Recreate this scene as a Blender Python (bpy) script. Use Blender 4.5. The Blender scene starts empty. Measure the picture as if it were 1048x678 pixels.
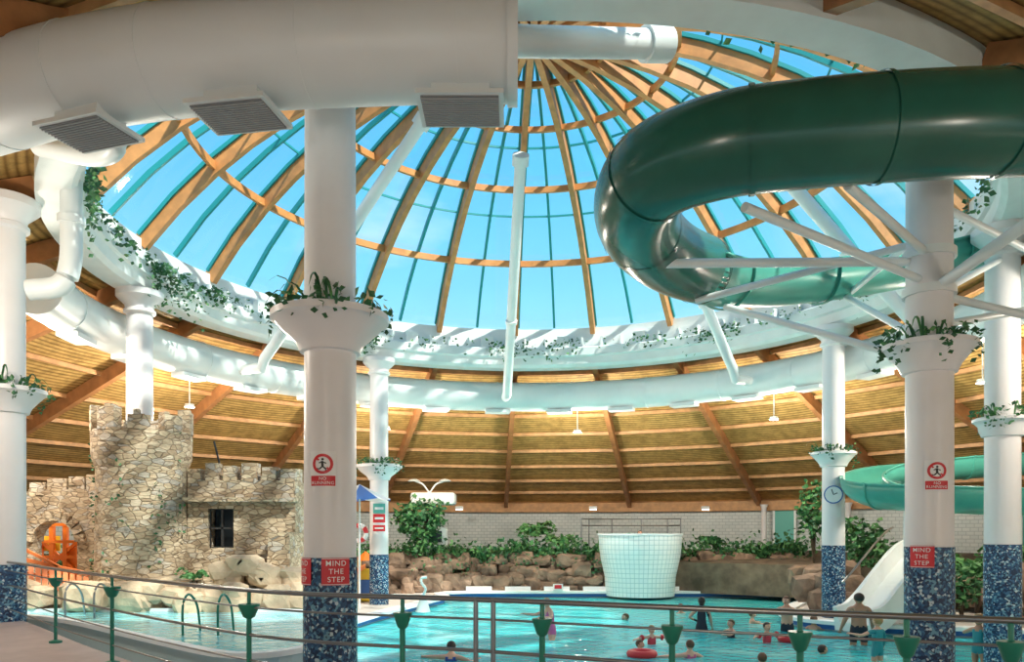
import bpy, bmesh, math, random
from mathutils import Vector, Matrix, noise, geometry
random.seed(7)
scene=bpy.context.scene
F=800.0; EZ=2.8; HY=545.0
CX,CY=0.5,19.5
def W(px,py,D): return Vector(((px-524)/F*D, D, EZ+(HY-py)/F*D))

# ---------------------------------------------------------------- materials
def newmat(name):
    m=bpy.data.materials.new(name); m.use_nodes=True
    nt=m.node_tree; b=nt.nodes['Principled BSDF']; return m,nt,b
def mat(name,col,rough=0.5,metal=0.0,var=0.0,vscale=5.0,bump=0.0,bscale=20.0,emit=None,estr=0):
    m,nt,b=newmat(name)
    b.inputs['Base Color'].default_value=(*col,1); b.inputs['Roughness'].default_value=rough
    b.inputs['Metallic'].default_value=metal
    tc=nt.nodes.new('ShaderNodeTexCoord')
    if var>0:
        n=nt.nodes.new('ShaderNodeTexNoise'); n.inputs['Scale'].default_value=vscale; n.inputs['Detail'].default_value=5
        nt.links.new(tc.outputs['Object'],n.inputs['Vector'])
        r=nt.nodes.new('ShaderNodeValToRGB')
        r.color_ramp.elements[0].position=.3; r.color_ramp.elements[1].position=.7
        r.color_ramp.elements[0].color=(*[max(0,c*(1-var)) for c in col],1)
        r.color_ramp.elements[1].color=(*[min(1,c*(1+var)) for c in col],1)
        nt.links.new(n.outputs['Fac'],r.inputs['Fac']); nt.links.new(r.outputs['Color'],b.inputs['Base Color'])
    if bump>0:
        n2=nt.nodes.new('ShaderNodeTexNoise'); n2.inputs['Scale'].default_value=bscale; n2.inputs['Detail'].default_value=4
        nt.links.new(tc.outputs['Object'],n2.inputs['Vector'])
        bp=nt.nodes.new('ShaderNodeBump'); bp.inputs['Strength'].default_value=bump; bp.inputs['Distance'].default_value=.05
        nt.links.new(n2.outputs['Fac'],bp.inputs['Height']); nt.links.new(bp.outputs['Normal'],b.inputs['Normal'])
    if emit:
        b.inputs['Emission Color'].default_value=(*emit,1); b.inputs['Emission Strength'].default_value=estr
    return m
def ramp(nt,stops,interp='LINEAR'):
    r=nt.nodes.new('ShaderNodeValToRGB'); r.color_ramp.interpolation=interp
    e=r.color_ramp.elements
    while len(e)<len(stops): e.new(.5)
    for i,(p,c) in enumerate(stops): e[i].position=p; e[i].color=(*c,1)
    return r

M={}
M['white']=mat('white_paint',(.78,.83,.83),.38,var=.04,vscale=1.5)
M['duct']=mat('duct_paint',(.70,.75,.76),.4,var=.04,vscale=.8)
M['column']=mat('column_paint',(.80,.79,.80),.35,var=.03,vscale=2)
M['rim']=mat('ring_paint',(.78,.84,.83),.45,var=.05,vscale=2)
M['glulam']=mat('glulam',(.62,.27,.085),.5,var=.2,vscale=3)
M['purlin']=mat('purlin_pine',(.52,.28,.12),.55,var=.2,vscale=4)
M['beam']=mat('brown_beam',(.36,.16,.06),.5,var=.25,vscale=3)
M['teal']=mat('teal_bar',(.02,.30,.31),.4)
M['green']=mat('slide_green',(.018,.125,.095),.22,var=.15,vscale=1.2)
M['greenl']=mat('slide_teal',(.07,.35,.28),.3,var=.12,vscale=1.2)
M['steel']=mat('rail_steel',(.26,.27,.28),.3,.8)
M['postgreen']=mat('post_green',(.01,.19,.13),.35)
M['grille']=mat('grille',(.20,.21,.22),.6)
M['grillel']=mat('grille_louvre',(.36,.38,.39),.6)
M['red']=mat('red',(.62,.03,.04),.45)
M['signred']=mat('sign_red',(.62,.02,.03),.4)
M['signwhite']=mat('sign_white',(.85,.85,.85),.4)
M['black']=mat('black',(.02,.02,.02),.5)
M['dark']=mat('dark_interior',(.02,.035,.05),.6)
M['leaf']=mat('leaf',(.03,.13,.045),.5,var=.5,vscale=3)
M['leafl']=mat('leaf_light',(.09,.25,.08),.5,var=.4,vscale=3)
M['rock']=mat('rock',(.20,.14,.10),.9,var=.6,vscale=1.6,bump=.8,bscale=6)
M['terr']=mat('terrace_soil',(.13,.10,.07),.9,var=.5,vscale=2)
M['rockl']=mat('rock_beige',(.50,.39,.27),.85,var=.3,vscale=2,bump=.7,bscale=6)
M['deck']=mat('deck_tile',(.60,.56,.52),.5,var=.1,vscale=2)
M['walk']=mat('walkway_tile',(.50,.41,.39),.5,var=.1,vscale=3)
M['blue']=mat('blue_paint',(.03,.14,.45),.4)
M['orange']=mat('orange_plastic',(.90,.22,.02),.4)
M['yellow']=mat('yellow_plastic',(.85,.6,.04),.4)
M['doorg']=mat('door_green',(.10,.42,.36),.45)
M['redwood']=mat('red_wood',(.55,.15,.04),.6,var=.2)
M['lamp']=mat('lamp_glass',(.95,.95,.9),.3,emit=(1,.97,.9),estr=3)
M['lip']=mat('pool_lip',(.80,.85,.88),.4)
M['soil']=mat('soil',(.05,.035,.02),.9)

def mat_tiles(name,c1,c2,mortar,scale,msize=.03,cyl=False):
    m,nt,b=newmat(name); tc=nt.nodes.new('ShaderNodeTexCoord')
    br=nt.nodes.new('ShaderNodeTexBrick'); br.inputs['Scale'].default_value=scale
    br.offset=0.0 if not cyl else .5
    br.inputs['Color1'].default_value=(*c1,1); br.inputs['Color2'].default_value=(*c2,1); br.inputs['Mortar'].default_value=(*mortar,1)
    br.inputs['Mortar Size'].default_value=msize
    nt.links.new(tc.outputs['UV'],br.inputs['Vector']); nt.links.new(br.outputs['Color'],b.inputs['Base Color'])
    b.inputs['Roughness'].default_value=.35
    return m,br
M['block'],br=mat_tiles('wall_block',(.62,.66,.64),(.54,.60,.59),(.36,.42,.42),1.5,.02,True)
M['tubtile'],br=mat_tiles('tub_tile',(.80,.87,.88),(.74,.83,.86),(.40,.55,.60),1.0,.012); br.inputs['Brick Width'].default_value=.2; br.inputs['Row Height'].default_value=.2

def mat_mosaic():
    m,nt,b=newmat('blue_mosaic'); tc=nt.nodes.new('ShaderNodeTexCoord')
    v=nt.nodes.new('ShaderNodeTexVoronoi'); v.inputs['Scale'].default_value=30
    nt.links.new(tc.outputs['Object'],v.inputs['Vector'])
    s=nt.nodes.new('ShaderNodeSeparateColor'); nt.links.new(v.outputs['Color'],s.inputs['Color'])
    r=ramp(nt,[(0,(.012,.03,.08)),(.35,(.02,.07,.17)),(.58,(.04,.14,.27)),(.76,(.14,.32,.44)),(.92,(.50,.62,.68))],'CONSTANT')
    nt.links.new(s.outputs[0],r.inputs['Fac']); nt.links.new(r.outputs['Color'],b.inputs['Base Color'])
    b.inputs['Roughness'].default_value=.25; return m
M['mosaic']=mat_mosaic()
def mat_stone():
    m,nt,b=newmat('castle_stone'); tc=nt.nodes.new('ShaderNodeTexCoord')
    mp=nt.nodes.new('ShaderNodeMapping'); mp.inputs['Scale'].default_value=(1,1,2.1)
    nt.links.new(tc.outputs['Object'],mp.inputs['Vector'])
    v=nt.nodes.new('ShaderNodeTexVoronoi'); v.inputs['Scale'].default_value=4.6
    e=nt.nodes.new('ShaderNodeTexVoronoi'); e.feature='DISTANCE_TO_EDGE'; e.inputs['Scale'].default_value=4.6
    n=nt.nodes.new('ShaderNodeTexNoise'); n.inputs['Scale'].default_value=9; n.inputs['Detail'].default_value=6
    for q in(v,e,n): nt.links.new(mp.outputs[0],q.inputs['Vector'])
    s=nt.nodes.new('ShaderNodeSeparateColor'); nt.links.new(v.outputs['Color'],s.inputs['Color'])
    r=ramp(nt,[(0,(.34,.25,.16)),(.4,(.50,.39,.26)),(.75,(.60,.49,.35)),(1,(.42,.38,.33))])
    nt.links.new(s.outputs[0],r.inputs['Fac'])
    er=ramp(nt,[(0,(.50,.44,.38)),(.07,(1,1,1))]); nt.links.new(e.outputs['Distance'],er.inputs['Fac'])
    mx=nt.nodes.new('ShaderNodeMix'); mx.data_type='RGBA'; mx.blend_type='MULTIPLY'; mx.inputs[0].default_value=.8
    nt.links.new(r.outputs['Color'],mx.inputs[6]); nt.links.new(er.outputs['Color'],mx.inputs[7])
    nr=ramp(nt,[(.3,(.66,.64,.62)),(.62,(1,1,1))]); nt.links.new(n.outputs['Fac'],nr.inputs['Fac'])
    m2=nt.nodes.new('ShaderNodeMix'); m2.data_type='RGBA'; m2.blend_type='MULTIPLY'; m2.inputs[0].default_value=.85
    nt.links.new(mx.outputs[2],m2.inputs[6]); nt.links.new(nr.outputs['Color'],m2.inputs[7])
    nt.links.new(m2.outputs[2],b.inputs['Base Color'])
    ad=nt.nodes.new('ShaderNodeMath'); ad.operation='MULTIPLY_ADD'; ad.inputs[1].default_value=.5
    nt.links.new(n.outputs['Fac'],ad.inputs[0]); nt.links.new(er.outputs['Color'],ad.inputs[2])
    bp=nt.nodes.new('ShaderNodeBump'); bp.inputs['Strength'].default_value=.8; bp.inputs['Distance'].default_value=.06
    nt.links.new(ad.outputs[0],bp.inputs['Height']); nt.links.new(bp.outputs['Normal'],b.inputs['Normal'])
    b.inputs['Roughness'].default_value=.85; return m
M['stone']=mat_stone()
def mat_water(name,c1,c2,c3,sc):
    m,nt,b=newmat(name); tc=nt.nodes.new('ShaderNodeTexCoord')
    n=nt.nodes.new('ShaderNodeTexNoise'); n.inputs['Scale'].default_value=1.2; n.inputs['Detail'].default_value=3
    nt.links.new(tc.outputs['Object'],n.inputs['Vector'])
    mx=nt.nodes.new('ShaderNodeMix'); mx.data_type='RGBA'; mx.inputs[0].default_value=.35
    nt.links.new(tc.outputs['Object'],mx.inputs[6]); nt.links.new(n.outputs['Color'],mx.inputs[7])
    v=nt.nodes.new('ShaderNodeTexVoronoi'); v.feature='SMOOTH_F1'; v.inputs['Scale'].default_value=sc
    nt.links.new(mx.outputs[2],v.inputs['Vector'])
    r=ramp(nt,[(0,c1),(.5,c2),(.85,c3)]); nt.links.new(v.outputs['Distance'],r.inputs['Fac'])  # caustic light ripples painted into the water colour as paler cell edges
    nt.links.new(r.outputs['Color'],b.inputs['Base Color'])
    n2=nt.nodes.new('ShaderNodeTexNoise'); n2.inputs['Scale'].default_value=3.0; n2.inputs['Detail'].default_value=3
    nt.links.new(tc.outputs['Object'],n2.inputs['Vector'])
    bp=nt.nodes.new('ShaderNodeBump'); bp.inputs['Strength'].default_value=.4; bp.inputs['Distance'].default_value=.14
    nt.links.new(n2.outputs['Fac'],bp.inputs['Height']); nt.links.new(bp.outputs['Normal'],b.inputs['Normal'])
    b.inputs['Roughness'].default_value=.08; return m
M['water']=mat_water('pool_water',(.03,.60,.66),(.08,.70,.74),(.40,.92,.92),1.6)
M['water2']=mat_water('shallow_water',(.14,.56,.66),(.26,.70,.76),(.55,.86,.90),1.8)
def mat_ceiling():
    m,nt,b=newmat('slatted_ceiling'); tc=nt.nodes.new('ShaderNodeTexCoord')
    sx=nt.nodes.new('ShaderNodeSeparateXYZ'); nt.links.new(tc.outputs['Object'],sx.inputs[0])
    cb=nt.nodes.new('ShaderNodeCombineXYZ'); nt.links.new(sx.outputs[0],cb.inputs[0]); nt.links.new(sx.outputs[1],cb.inputs[1])
    ln=nt.nodes.new('ShaderNodeVectorMath'); ln.operation='LENGTH'; nt.links.new(cb.outputs[0],ln.inputs[0])
    mu=nt.nodes.new('ShaderNodeMath'); mu.operation='MULTIPLY'; mu.inputs[1].default_value=38; nt.links.new(ln.outputs['Value'],mu.inputs[0])
    si=nt.nodes.new('ShaderNodeMath'); si.operation='SINE'; nt.links.new(mu.outputs[0],si.inputs[0])
    r=ramp(nt,[(0,(.30,.17,.045)),(.35,(.52,.32,.10)),(1,(.66,.43,.15))])
    mr=nt.nodes.new('ShaderNodeMapRange'); mr.inputs[1].default_value=-1; nt.links.new(si.outputs[0],mr.inputs[0])
    n=nt.nodes.new('ShaderNodeTexNoise'); n.inputs['Scale'].default_value=2.6; n.inputs['Detail'].default_value=8; n.inputs['Roughness'].default_value=.7
    nt.links.new(tc.outputs['Object'],n.inputs['Vector'])
    nt.links.new(mr.outputs[0],r.inputs['Fac'])
    nr=ramp(nt,[(.38,(.52,.50,.42)),(.60,(1,1,1))]); nt.links.new(n.outputs['Fac'],nr.inputs['Fac'])
    mx=nt.nodes.new('ShaderNodeMix'); mx.data_type='RGBA'; mx.blend_type='MULTIPLY'; mx.inputs[0].default_value=.85
    nt.links.new(r.outputs['Color'],mx.inputs[6]); nt.links.new(nr.outputs['Color'],mx.inputs[7])
    nt.links.new(mx.outputs[2],b.inputs['Base Color']); b.inputs['Roughness'].default_value=.6
    return m
M['ceiling']=mat_ceiling()
def mat_glass():
    m=bpy.data.materials.new('roof_glass'); m.use_nodes=True; nt=m.node_tree; nt.nodes.clear()
    o=nt.nodes.new('ShaderNodeOutputMaterial'); mx=nt.nodes.new('ShaderNodeMixShader'); t=nt.nodes.new('ShaderNodeBsdfTransparent')
    g=nt.nodes.new('ShaderNodeBsdfGlossy'); g.inputs['Roughness'].default_value=.05
    t.inputs['Color'].default_value=(.90,.98,1,1); mx.inputs[0].default_value=.04
    nt.links.new(t.outputs[0],mx.inputs[1]); nt.links.new(g.outputs[0],mx.inputs[2]); nt.links.new(mx.outputs[0],o.inputs[0])
    return m
M['glass']=mat_glass()

# ---------------------------------------------------------------- helpers
def group(name,loc=(0,0,0)):
    e=bpy.data.objects.new(name,None); e.location=loc; e.empty_display_size=.2
    scene.collection.objects.link(e); return e
def mobj(name,verts,faces,m,parent=None,smooth=False,uvs=None):
    me=bpy.data.meshes.new(name); me.from_pydata([tuple(v) for v in verts],[],faces); me.update()
    ms=m if isinstance(m,list) else [m]
    for x in ms: me.materials.append(x)
    if smooth:
        for p in me.polygons: p.use_smooth=True
    if uvs:
        ul=me.uv_layers.new(name='UVMap')
        for l in me.loops: ul.data[l.index].uv=uvs[l.vertex_index]
    o=bpy.data.objects.new(name,me); scene.collection.objects.link(o)
    if parent:
        o.parent=parent; o.matrix_parent_inverse=Matrix.Translation(-Vector(parent.location))
    return o
def lathe(name,prof,c,m,parent=None,segs=32,closed=False,smooth=True,a0=0,a1=2*math.pi):
    full=abs(a1-a0-2*math.pi)<1e-6
    n=segs if full else segs+1
    vs=[];fs=[];k=len(prof)
    for i in range(n):
        a=a0+(a1-a0)*i/segs
        for r,z in prof: vs.append((c[0]+r*math.cos(a),c[1]+r*math.sin(a),c[2]+z))
    for i in range(segs):
        j=(i+1)%n
        for q in range(k if closed else k-1):
            q2=(q+1)%k; fs.append((i*k+q,j*k+q,j*k+q2,i*k+q2))
    o=mobj(name,vs,fs,m,parent,smooth)
    if smooth:
        mod=o.modifiers.new('es','EDGE_SPLIT'); mod.split_angle=math.radians(38)
    return o
def catmull(pts,n=8):
    P=[Vector(p) for p in pts]; P=[2*P[0]-P[1]]+P+[2*P[-1]-P[-2]]; out=[]
    for i in range(1,len(P)-2):
        for k in range(n):
            t=k/n; a,b,c,d=P[i-1],P[i],P[i+1],P[i+2]
            out.append(.5*((2*b)+(c-a)*t+(2*a-5*b+4*c-d)*t*t+(3*b-a-3*c+d)*t**3))
    out.append(P[-2]); return out
def sweep(pts,prof,closedprof=True,caps=False):
    vs=[];fs=[];k=len(prof);n=len(pts)
    for i,p in enumerate(pts):
        t=(pts[min(i+1,n-1)]-pts[max(i-1,0)]).normalized()
        up=Vector((0,0,1))
        if abs(t.z)>.93: up=Vector((0,1,0))
        s=t.cross(up).normalized(); u=s.cross(t).normalized()
        for a,b in prof: vs.append(p+s*a+u*b)
    for i in range(n-1):
        for q in range(k if closedprof else k-1):
            q2=(q+1)%k; fs.append((i*k+q,i*k+q2,(i+1)*k+q2,(i+1)*k+q))
    if caps:
        fs.append(tuple(reversed(range(k)))); fs.append(tuple(range((n-1)*k,n*k)))
    return vs,fs
def circ(r,n=12): return [(r*math.cos(2*math.pi*i/n),r*math.sin(2*math.pi*i/n)) for i in range(n)]
def tube(name,pts,r,m,parent=None,n=12,caps=True,smooth=True):
    pts=[Vector(p) for p in pts]
    vs,fs=sweep(pts,circ(r,n),True,caps)
    o=mobj(name,vs,fs,m,parent,smooth)
    if smooth:
        mod=o.modifiers.new('es','EDGE_SPLIT'); mod.split_angle=math.radians(50)
    return o
def boxdata(c,size,rz=0,taper=1.0):
    x,y,z=[s/2 for s in size]; vs=[]
    for sz in(-1,1):
        k=taper if sz>0 else 1
        for sx,sy in((-1,-1),(1,-1),(1,1),(-1,1)):
            X,Y=sx*x*k,sy*y*k
            vs.append((c[0]+X*math.cos(rz)-Y*math.sin(rz),c[1]+X*math.sin(rz)+Y*math.cos(rz),c[2]+sz*z))
    fs=[(3,2,1,0),(4,5,6,7),(0,1,5,4),(1,2,6,5),(2,3,7,6),(3,0,4,7)]
    return vs,fs
def box(name,c,size,m,parent=None,rz=0,bevel=0):
    vs,fs=boxdata(c,size,rz); o=mobj(name,vs,fs,m,parent)
    if bevel:
        b=o.modifiers.new('bev','BEVEL'); b.width=bevel; b.segments=2
    return o
class Acc:
    def __init__(s): s.v=[];s.f=[]
    def add(s,d):
        n=len(s.v); s.v+= [tuple(q) for q in d[0]]; s.f+=[tuple(i+n for i in f) for f in d[1]]
    def obj(s,name,m,parent=None,smooth=False): return mobj(name,s.v,s.f,m,parent,smooth)
def beamdata(a,b,w,h):
    a=Vector(a);b=Vector(b)
    return sweep([a,b],[(-w/2,-h/2),(w/2,-h/2),(w/2,h/2),(-w/2,h/2)],True,True)
def leaf(acc,p,size,d=None):
    d=d or Vector((random.gauss(0,1),random.gauss(0,1),random.gauss(-.2,.7))).normalized()
    s=d.cross(Vector((random.gauss(0,1),random.gauss(0,1),random.gauss(0,1)))).normalized()
    u=s.cross(d)
    a=p; b=p+d*size*.5+s*size*.36+u*size*.08; c=p+d*size; e=p+d*size*.5-s*size*.36+u*size*.08; mid=p+d*size*.5
    acc.add(([a,b,c,e,mid],[(0,1,4),(1,2,4),(2,3,4),(3,0,4)]))
def blade(acc,p,ang,L,w,lift,n=5):
    h=Vector((math.cos(ang),math.sin(ang),0)); s=Vector((-h.y,h.x,0)); pts=[]
    for i in range(n+1):
        t=i/n; q=p+h*(L*t*.8)+Vector((0,0,lift*L*(t-1.15*t*t*.8)))
        ww=w*(1-t)**.6*(.5+t if t<.5 else 1); pts+= [q-s*ww,q+s*ww]
    acc.add((pts,[(2*i,2*i+1,2*i+3,2*i+2) for i in range(n)]))

# ---------------------------------------------------------------- ground, pool
pool=[(-1.7,33.4),(12.1,33.4),(11.6,30),(10.0,27.5),(8.6,24.6),(8.7,22.6),(10.5,21.2),(13.5,20),(15,16),(13,13.6),(4,13.4),(-2.5,13.4),(-4.4,15.5),(-4.9,19),(-4.5,23),(-3.6,27),(-2.7,30.5)]
def smooth_loop(p,n=5):
    P=[Vector((a,b,0)) for a,b in p]; N=len(P); out=[]
    for i in range(N):
        a,b,c,d=P[i-1],P[i],P[(i+1)%N],P[(i+2)%N]
        for k in range(n):
            t=k/n; out.append(.5*((2*b)+(c-a)*t+(2*a-5*b+4*c-d)*t*t+(3*b-a-3*c+d)*t**3))
    return out
PL=[Vector((a,b,0)) for a,b in pool]
PL=PL[:2]+smooth_loop(pool,5)[10:]
outer=[Vector((CX+24.5*math.cos(2*math.pi*i/64),CY+24.5*math.sin(2*math.pi*i/64),0)) for i in range(64)]
tri=geometry.tessellate_polygon([outer,PL]); allp=outer+PL
mobj('floor',[(p.x,p.y,.22) for p in allp],[tuple(t) for t in tri],M['deck'])
tri=geometry.tessellate_polygon([PL])
pg=group('swimming_pool')
mobj('water',[(p.x,p.y,0) for p in PL],[tuple(t) for t in tri],M['water'],pg)
mobj('basin_floor',[(p.x,p.y,-1.0) for p in PL],[tuple(t) for t in tri],M['tubtile'],pg)
N=len(PL)
mobj('basin_side',[(p.x,p.y,-1.0) for p in PL]+[(p.x,p.y,.22) for p in PL],[(i,(i+1)%N,N+(i+1)%N,N+i) for i in range(N)],M['tubtile'],pg)
def lip(name,loop,z,w,h,m,parent):
    N=len(loop); vs=[];fs=[]
    for i,p in enumerate(loop):
        t=(loop[(i+1)%N]-loop[i-1]).normalized(); s=Vector((t.y,-t.x,0))
        for a,b in((-w/2,-h/2),(w/2,-h/2),(w/2,h/2),(-w/2,h/2)): vs.append((p.x+s.x*a,p.y+s.y*a,z+b))
    for i in range(N):
        j=(i+1)%N
        for q in range(4): fs.append((i*4+q,j*4+q,j*4+(q+1)%4,i*4+(q+1)%4))
    return mobj(name,vs,fs,m,parent)
lip('edge_lip',PL,.24,.45,.1,M['lip'],pg)
lip('blue_tile_line',PL,.10,.1,.12,M['blue'],pg)

# raised kids pool
kg=group('paddling_pool')
kp=[(-11.2,17.0),(-8.6,15.2),(-5.6,12.4),(-3.9,11.0),(-3.1,11.6),(-3.0,13.4),(-3.6,15.6),(-4.6,17.0),(-7,17.4)]
KL=smooth_loop(kp,5); tri=geometry.tessellate_polygon([KL]); N=len(KL)
mobj('shallow_water',[(p.x,p.y,1.04) for p in KL],[tuple(t) for t in tri],M['water2'],kg)
mobj('side_wall',[(p.x,p.y,.22) for p in KL]+[(p.x,p.y,1.08) for p in KL],[(i,(i+1)%N,N+(i+1)%N,N+i) for i in range(N)],M['tubtile'],kg)
lip('edge_lip',KL,1.07,.16,.08,M['lip'],kg)
# low handrails stepping into the paddling pool
for i,(x,y) in enumerate([(-8.9,16.4),(-5.3,13.6)]):
    g=group('pool_step_rail',(x,y,1.0))
    for s in(-.3,.3):
        tube('rail',catmull([(x+s,y-.3,1.0),(x+s,y-.3,1.55),(x+s,y-.05,1.72),(x+s,y+.3,1.5),(x+s,y+.45,1.0)],5),.022,M['postgreen' if i else 'steel'],g,8)

# walkway (camera side, raised)
rail_path=catmull([(-12.5,17.2),(-9.6,14.7),(-6.2,11.0),(-3.4,8.2),(-1.9,7.0),(-.31,6.4),(1.5,5.55),(3.17,4.84),(5.2,3.95),(8,2.9)] and [Vector((a,b,0)) for a,b in [(-12.5,17.2),(-9.6,14.7),(-6.2,11.0),(-3.4,8.2),(-1.9,7.0),(-.31,6.4),(1.5,5.55),(3.17,4.84),(5.2,3.95),(8,2.9)]],6)
rp=[Vector((v.x,v.y,0)) for v in rail_path]
edge=[]
for i,p in enumerate(rp):
    t=(rp[min(i+1,len(rp)-1)]-rp[max(0,i-1)]).normalized(); edge.append(p+Vector((-t.y,t.x,0))*.25)
wk=edge+[Vector((14,-.2,0)),Vector((6,-3.0,0)),Vector((-6,-2.8,0)),Vector((-14.0,2.0,0)),Vector((-18,8,0)),Vector((-19.5,14,0))]
tri=geometry.tessellate_polygon([wk]); n=len(wk)
wg=group('raised_walkway')
mobj('walkway_top',[(p.x,p.y,1.15) for p in wk],[tuple(t) for t in tri],M['walk'],wg)
mobj('walkway_side',[(p.x,p.y,.22) for p in wk]+[(p.x,p.y,1.15) for p in wk],[(i,(i+1)%n,n+(i+1)%n,n+i) for i in range(n)],M['deck'],wg)

# railing
rg=group('pool_railing')
for k,(dz_,r) in enumerate([(0,.022),(-.16,.010),(-.42,.016),(-.66,.010),(-.86,.010)]):
    tube('rail_%d'%k,[Vector((p.x,p.y,2.25+dz_)) for p in rp],r,M['steel'],rg,8)
def atpx(px):
    best=min(range(len(rp)),key=lambda i:abs(524+rp[i].x/rp[i].y*F-px) if rp[i].y>1 else 1e9)
    i=best; j=i+1 if i+1<len(rp) else i
    xa=524+rp[i].x/rp[i].y*F
    if xa>px: j=i; i=i-1
    xa=524+rp[i].x/rp[i].y*F; xb=524+rp[j].x/rp[j].y*F
    return rp[i].lerp(rp[j],(px-xa)/(xb-xa))
for i,px in enumerate([57,115,255,412,555,688,819,928,1035]):
    p=atpx(px); q=.8 if px>300 else 1
    lathe('post_%d'%i,[(0,1.15),(.09,1.15),(.09,1.18),(.024,1.2),(.024,1.98),(.055*q,2.0),(.085*q,2.07),(.10*q,2.10),(.10*q,2.12),(.03*q,2.12),(.018,2.13),(.018,2.23),(0,2.24)],(p.x,p.y,0),M['postgreen'],rg,14)
for i,px in enumerate([487,505]):
    p=atpx(px); tube('gate_post_%d'%i,[(p.x,p.y,1.15),(p.x,p.y,2.27)],.02,M['steel'],rg,8)

# ---------------------------------------------------------------- roof ring, dome
A22=[2*math.pi*i/22+math.pi/2+.035 for i in range(22)]
ringg=group('roof_ring_beam')
lathe('ring_trough',[(10.03,6.2),(9.92,6.3),(9.88,6.55),(9.80,6.60),(9.80,6.88),(9.86,6.92),(10.0,6.92),(10.0,6.82),(10.35,6.82),(10.35,6.6),(10.6,6.6),(10.6,6.2)],(CX,CY,EZ),M['rim'],ringg,132,True)
lathe('ring_upstand',[(10.3,6.8),(10.25,7.35),(10.28,7.42),(10.28,7.72),(10.5,7.72),(10.55,6.4)],(CX,CY,EZ),M['rim'],ringg,132,True)
acc=Acc()
for i in range(88):
    a=2*math.pi*i/88
    acc.add(boxdata((CX+10.14*math.cos(a),CY+10.14*math.sin(a),EZ+7.05),(.30,.07 if i%4 else .45,.5 if i%4 else .62),a))
acc.obj('upstand_fins',M['rim'],ringg)

R0=10.35; Z0=7.6; RISE=4.8
RS=(R0**2+RISE**2)/(2*RISE)
def dz(r): return EZ+Z0+math.sqrt(RS*RS-r*r)-(RS-RISE)
dg=group('glass_dome')
lathe('glazing',[(r,dz(r)+.28) for r in [10.4,9.6,8.8,8.0,7.2,6.4,5.5,4.6,3.6,2.6,1.6,.8,.02]],(CX,CY,0),M['glass'],dg,88)
ribs=Acc()
rr=[10.35,9.4,8.4,7.4,6.4,5.3,4.2,3.1,2.0,1.0,.35]
for a in A22:
    pts=[Vector((CX+r*math.cos(a),CY+r*math.sin(a),dz(r))) for r in rr]
    ribs.add(sweep(pts,[(-.085,-.22),(.085,-.22),(.085,.22),(-.085,.22)],True,True))
ribs.obj('glulam_ribs',M['glulam'],dg)
bars=Acc()
def arcpts(r,a,b,n,off): return [Vector((CX+r*math.cos(a+(b-a)*k/n),CY+r*math.sin(a+(b-a)*k/n),dz(r)+off)) for k in range(n+1)]
for i,a in enumerate(A22):
    am=a+math.pi/22
    pts=[Vector((CX+r*math.cos(am),CY+r*math.sin(am),dz(r)+.22)) for r in rr]
    bars.add(sweep(pts,[(-.04,-.09),(.04,-.09),(.04,.05),(-.04,.05)],True,True))
    for s in(-1,1):
        pts=[Vector((CX+r*math.cos(a)-s*.12*math.sin(a),CY+r*math.sin(a)+s*.12*math.cos(a),dz(r)+.22)) for r in rr[:-1]]
        bars.add(sweep(pts,[(-.03,-.05),(.03,-.05),(.03,.05),(-.03,.05)],True,True))
for r in (7.0,4.6):
    bars.add(sweep(arcpts(r,0,2*math.pi,88,.24),[(-.02,-.03),(.02,-.03),(.02,.03),(-.02,.03)],True,False))
bars.obj('teal_glazing_bars',M['teal'],dg)
pur=Acc()
for r,w in((8.3,.13),(5.8,.12),(3.6,.10),(1.9,.10)):
    pur.add(sweep(arcpts(r,0,2*math.pi,88,0),[(-.05,-w),(.05,-w),(.05,w*.6),(-.05,w*.6)],True,False))
pur.obj('curved_purlins',M['glulam'],dg)
lathe('crown_hub',[(0,-.25),(.5,-.25),(.5,.35),(0,.35)],(CX,CY,dz(0)),M['glulam'],dg,24)

# cone ceiling
RW=24.0; ZR0=6.55; ZRW=1.45
def cz(R): return EZ+ZR0+(R-10.5)*(ZRW-ZR0)/(RW-10.5)
me_v=[];me_f=[]
for i,a in enumerate(A22):
    for R in (10.5,RW+.6): me_v.append((R*math.cos(a),R*math.sin(a),cz(R)+.25))
for i in range(22):
    j=(i+1)%22; me_f.append((2*i,2*j,2*j+1,2*i+1))
co=mobj('ceiling',me_v,me_f,M['ceiling']); co.location=(CX,CY,0)
bg=group('roof_timber_frame')
ac=Acc()
for a in A22:
    ac.add(beamdata((CX+10.6*math.cos(a),CY+10.6*math.sin(a),cz(10.6)-.02),(CX+RW*math.cos(a),CY+RW*math.sin(a),cz(RW)-.02),.2,.42))
ac.obj('radial_beams',M['beam'],bg)
ac=Acc()
for R in (11.6,13.2,14.8,16.4,18.0,19.6,21.2,22.6):
    for i in range(22):
        a=A22[i]; b=A22[(i+1)%22]
        ac.add(beamdata((CX+R*math.cos(a),CY+R*math.sin(a),cz(R)+.15),(CX+R*math.cos(b),CY+R*math.sin(b),cz(R)+.15),.10,.14))
ac.obj('ceiling_purlins',M['purlin'],bg)
lathe('eaves_beam',[(23.7,1.10),(24.1,1.10),(24.1,1.75),(23.7,1.6)],(CX,CY,EZ),M['purlin'],bg,66,True)

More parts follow.
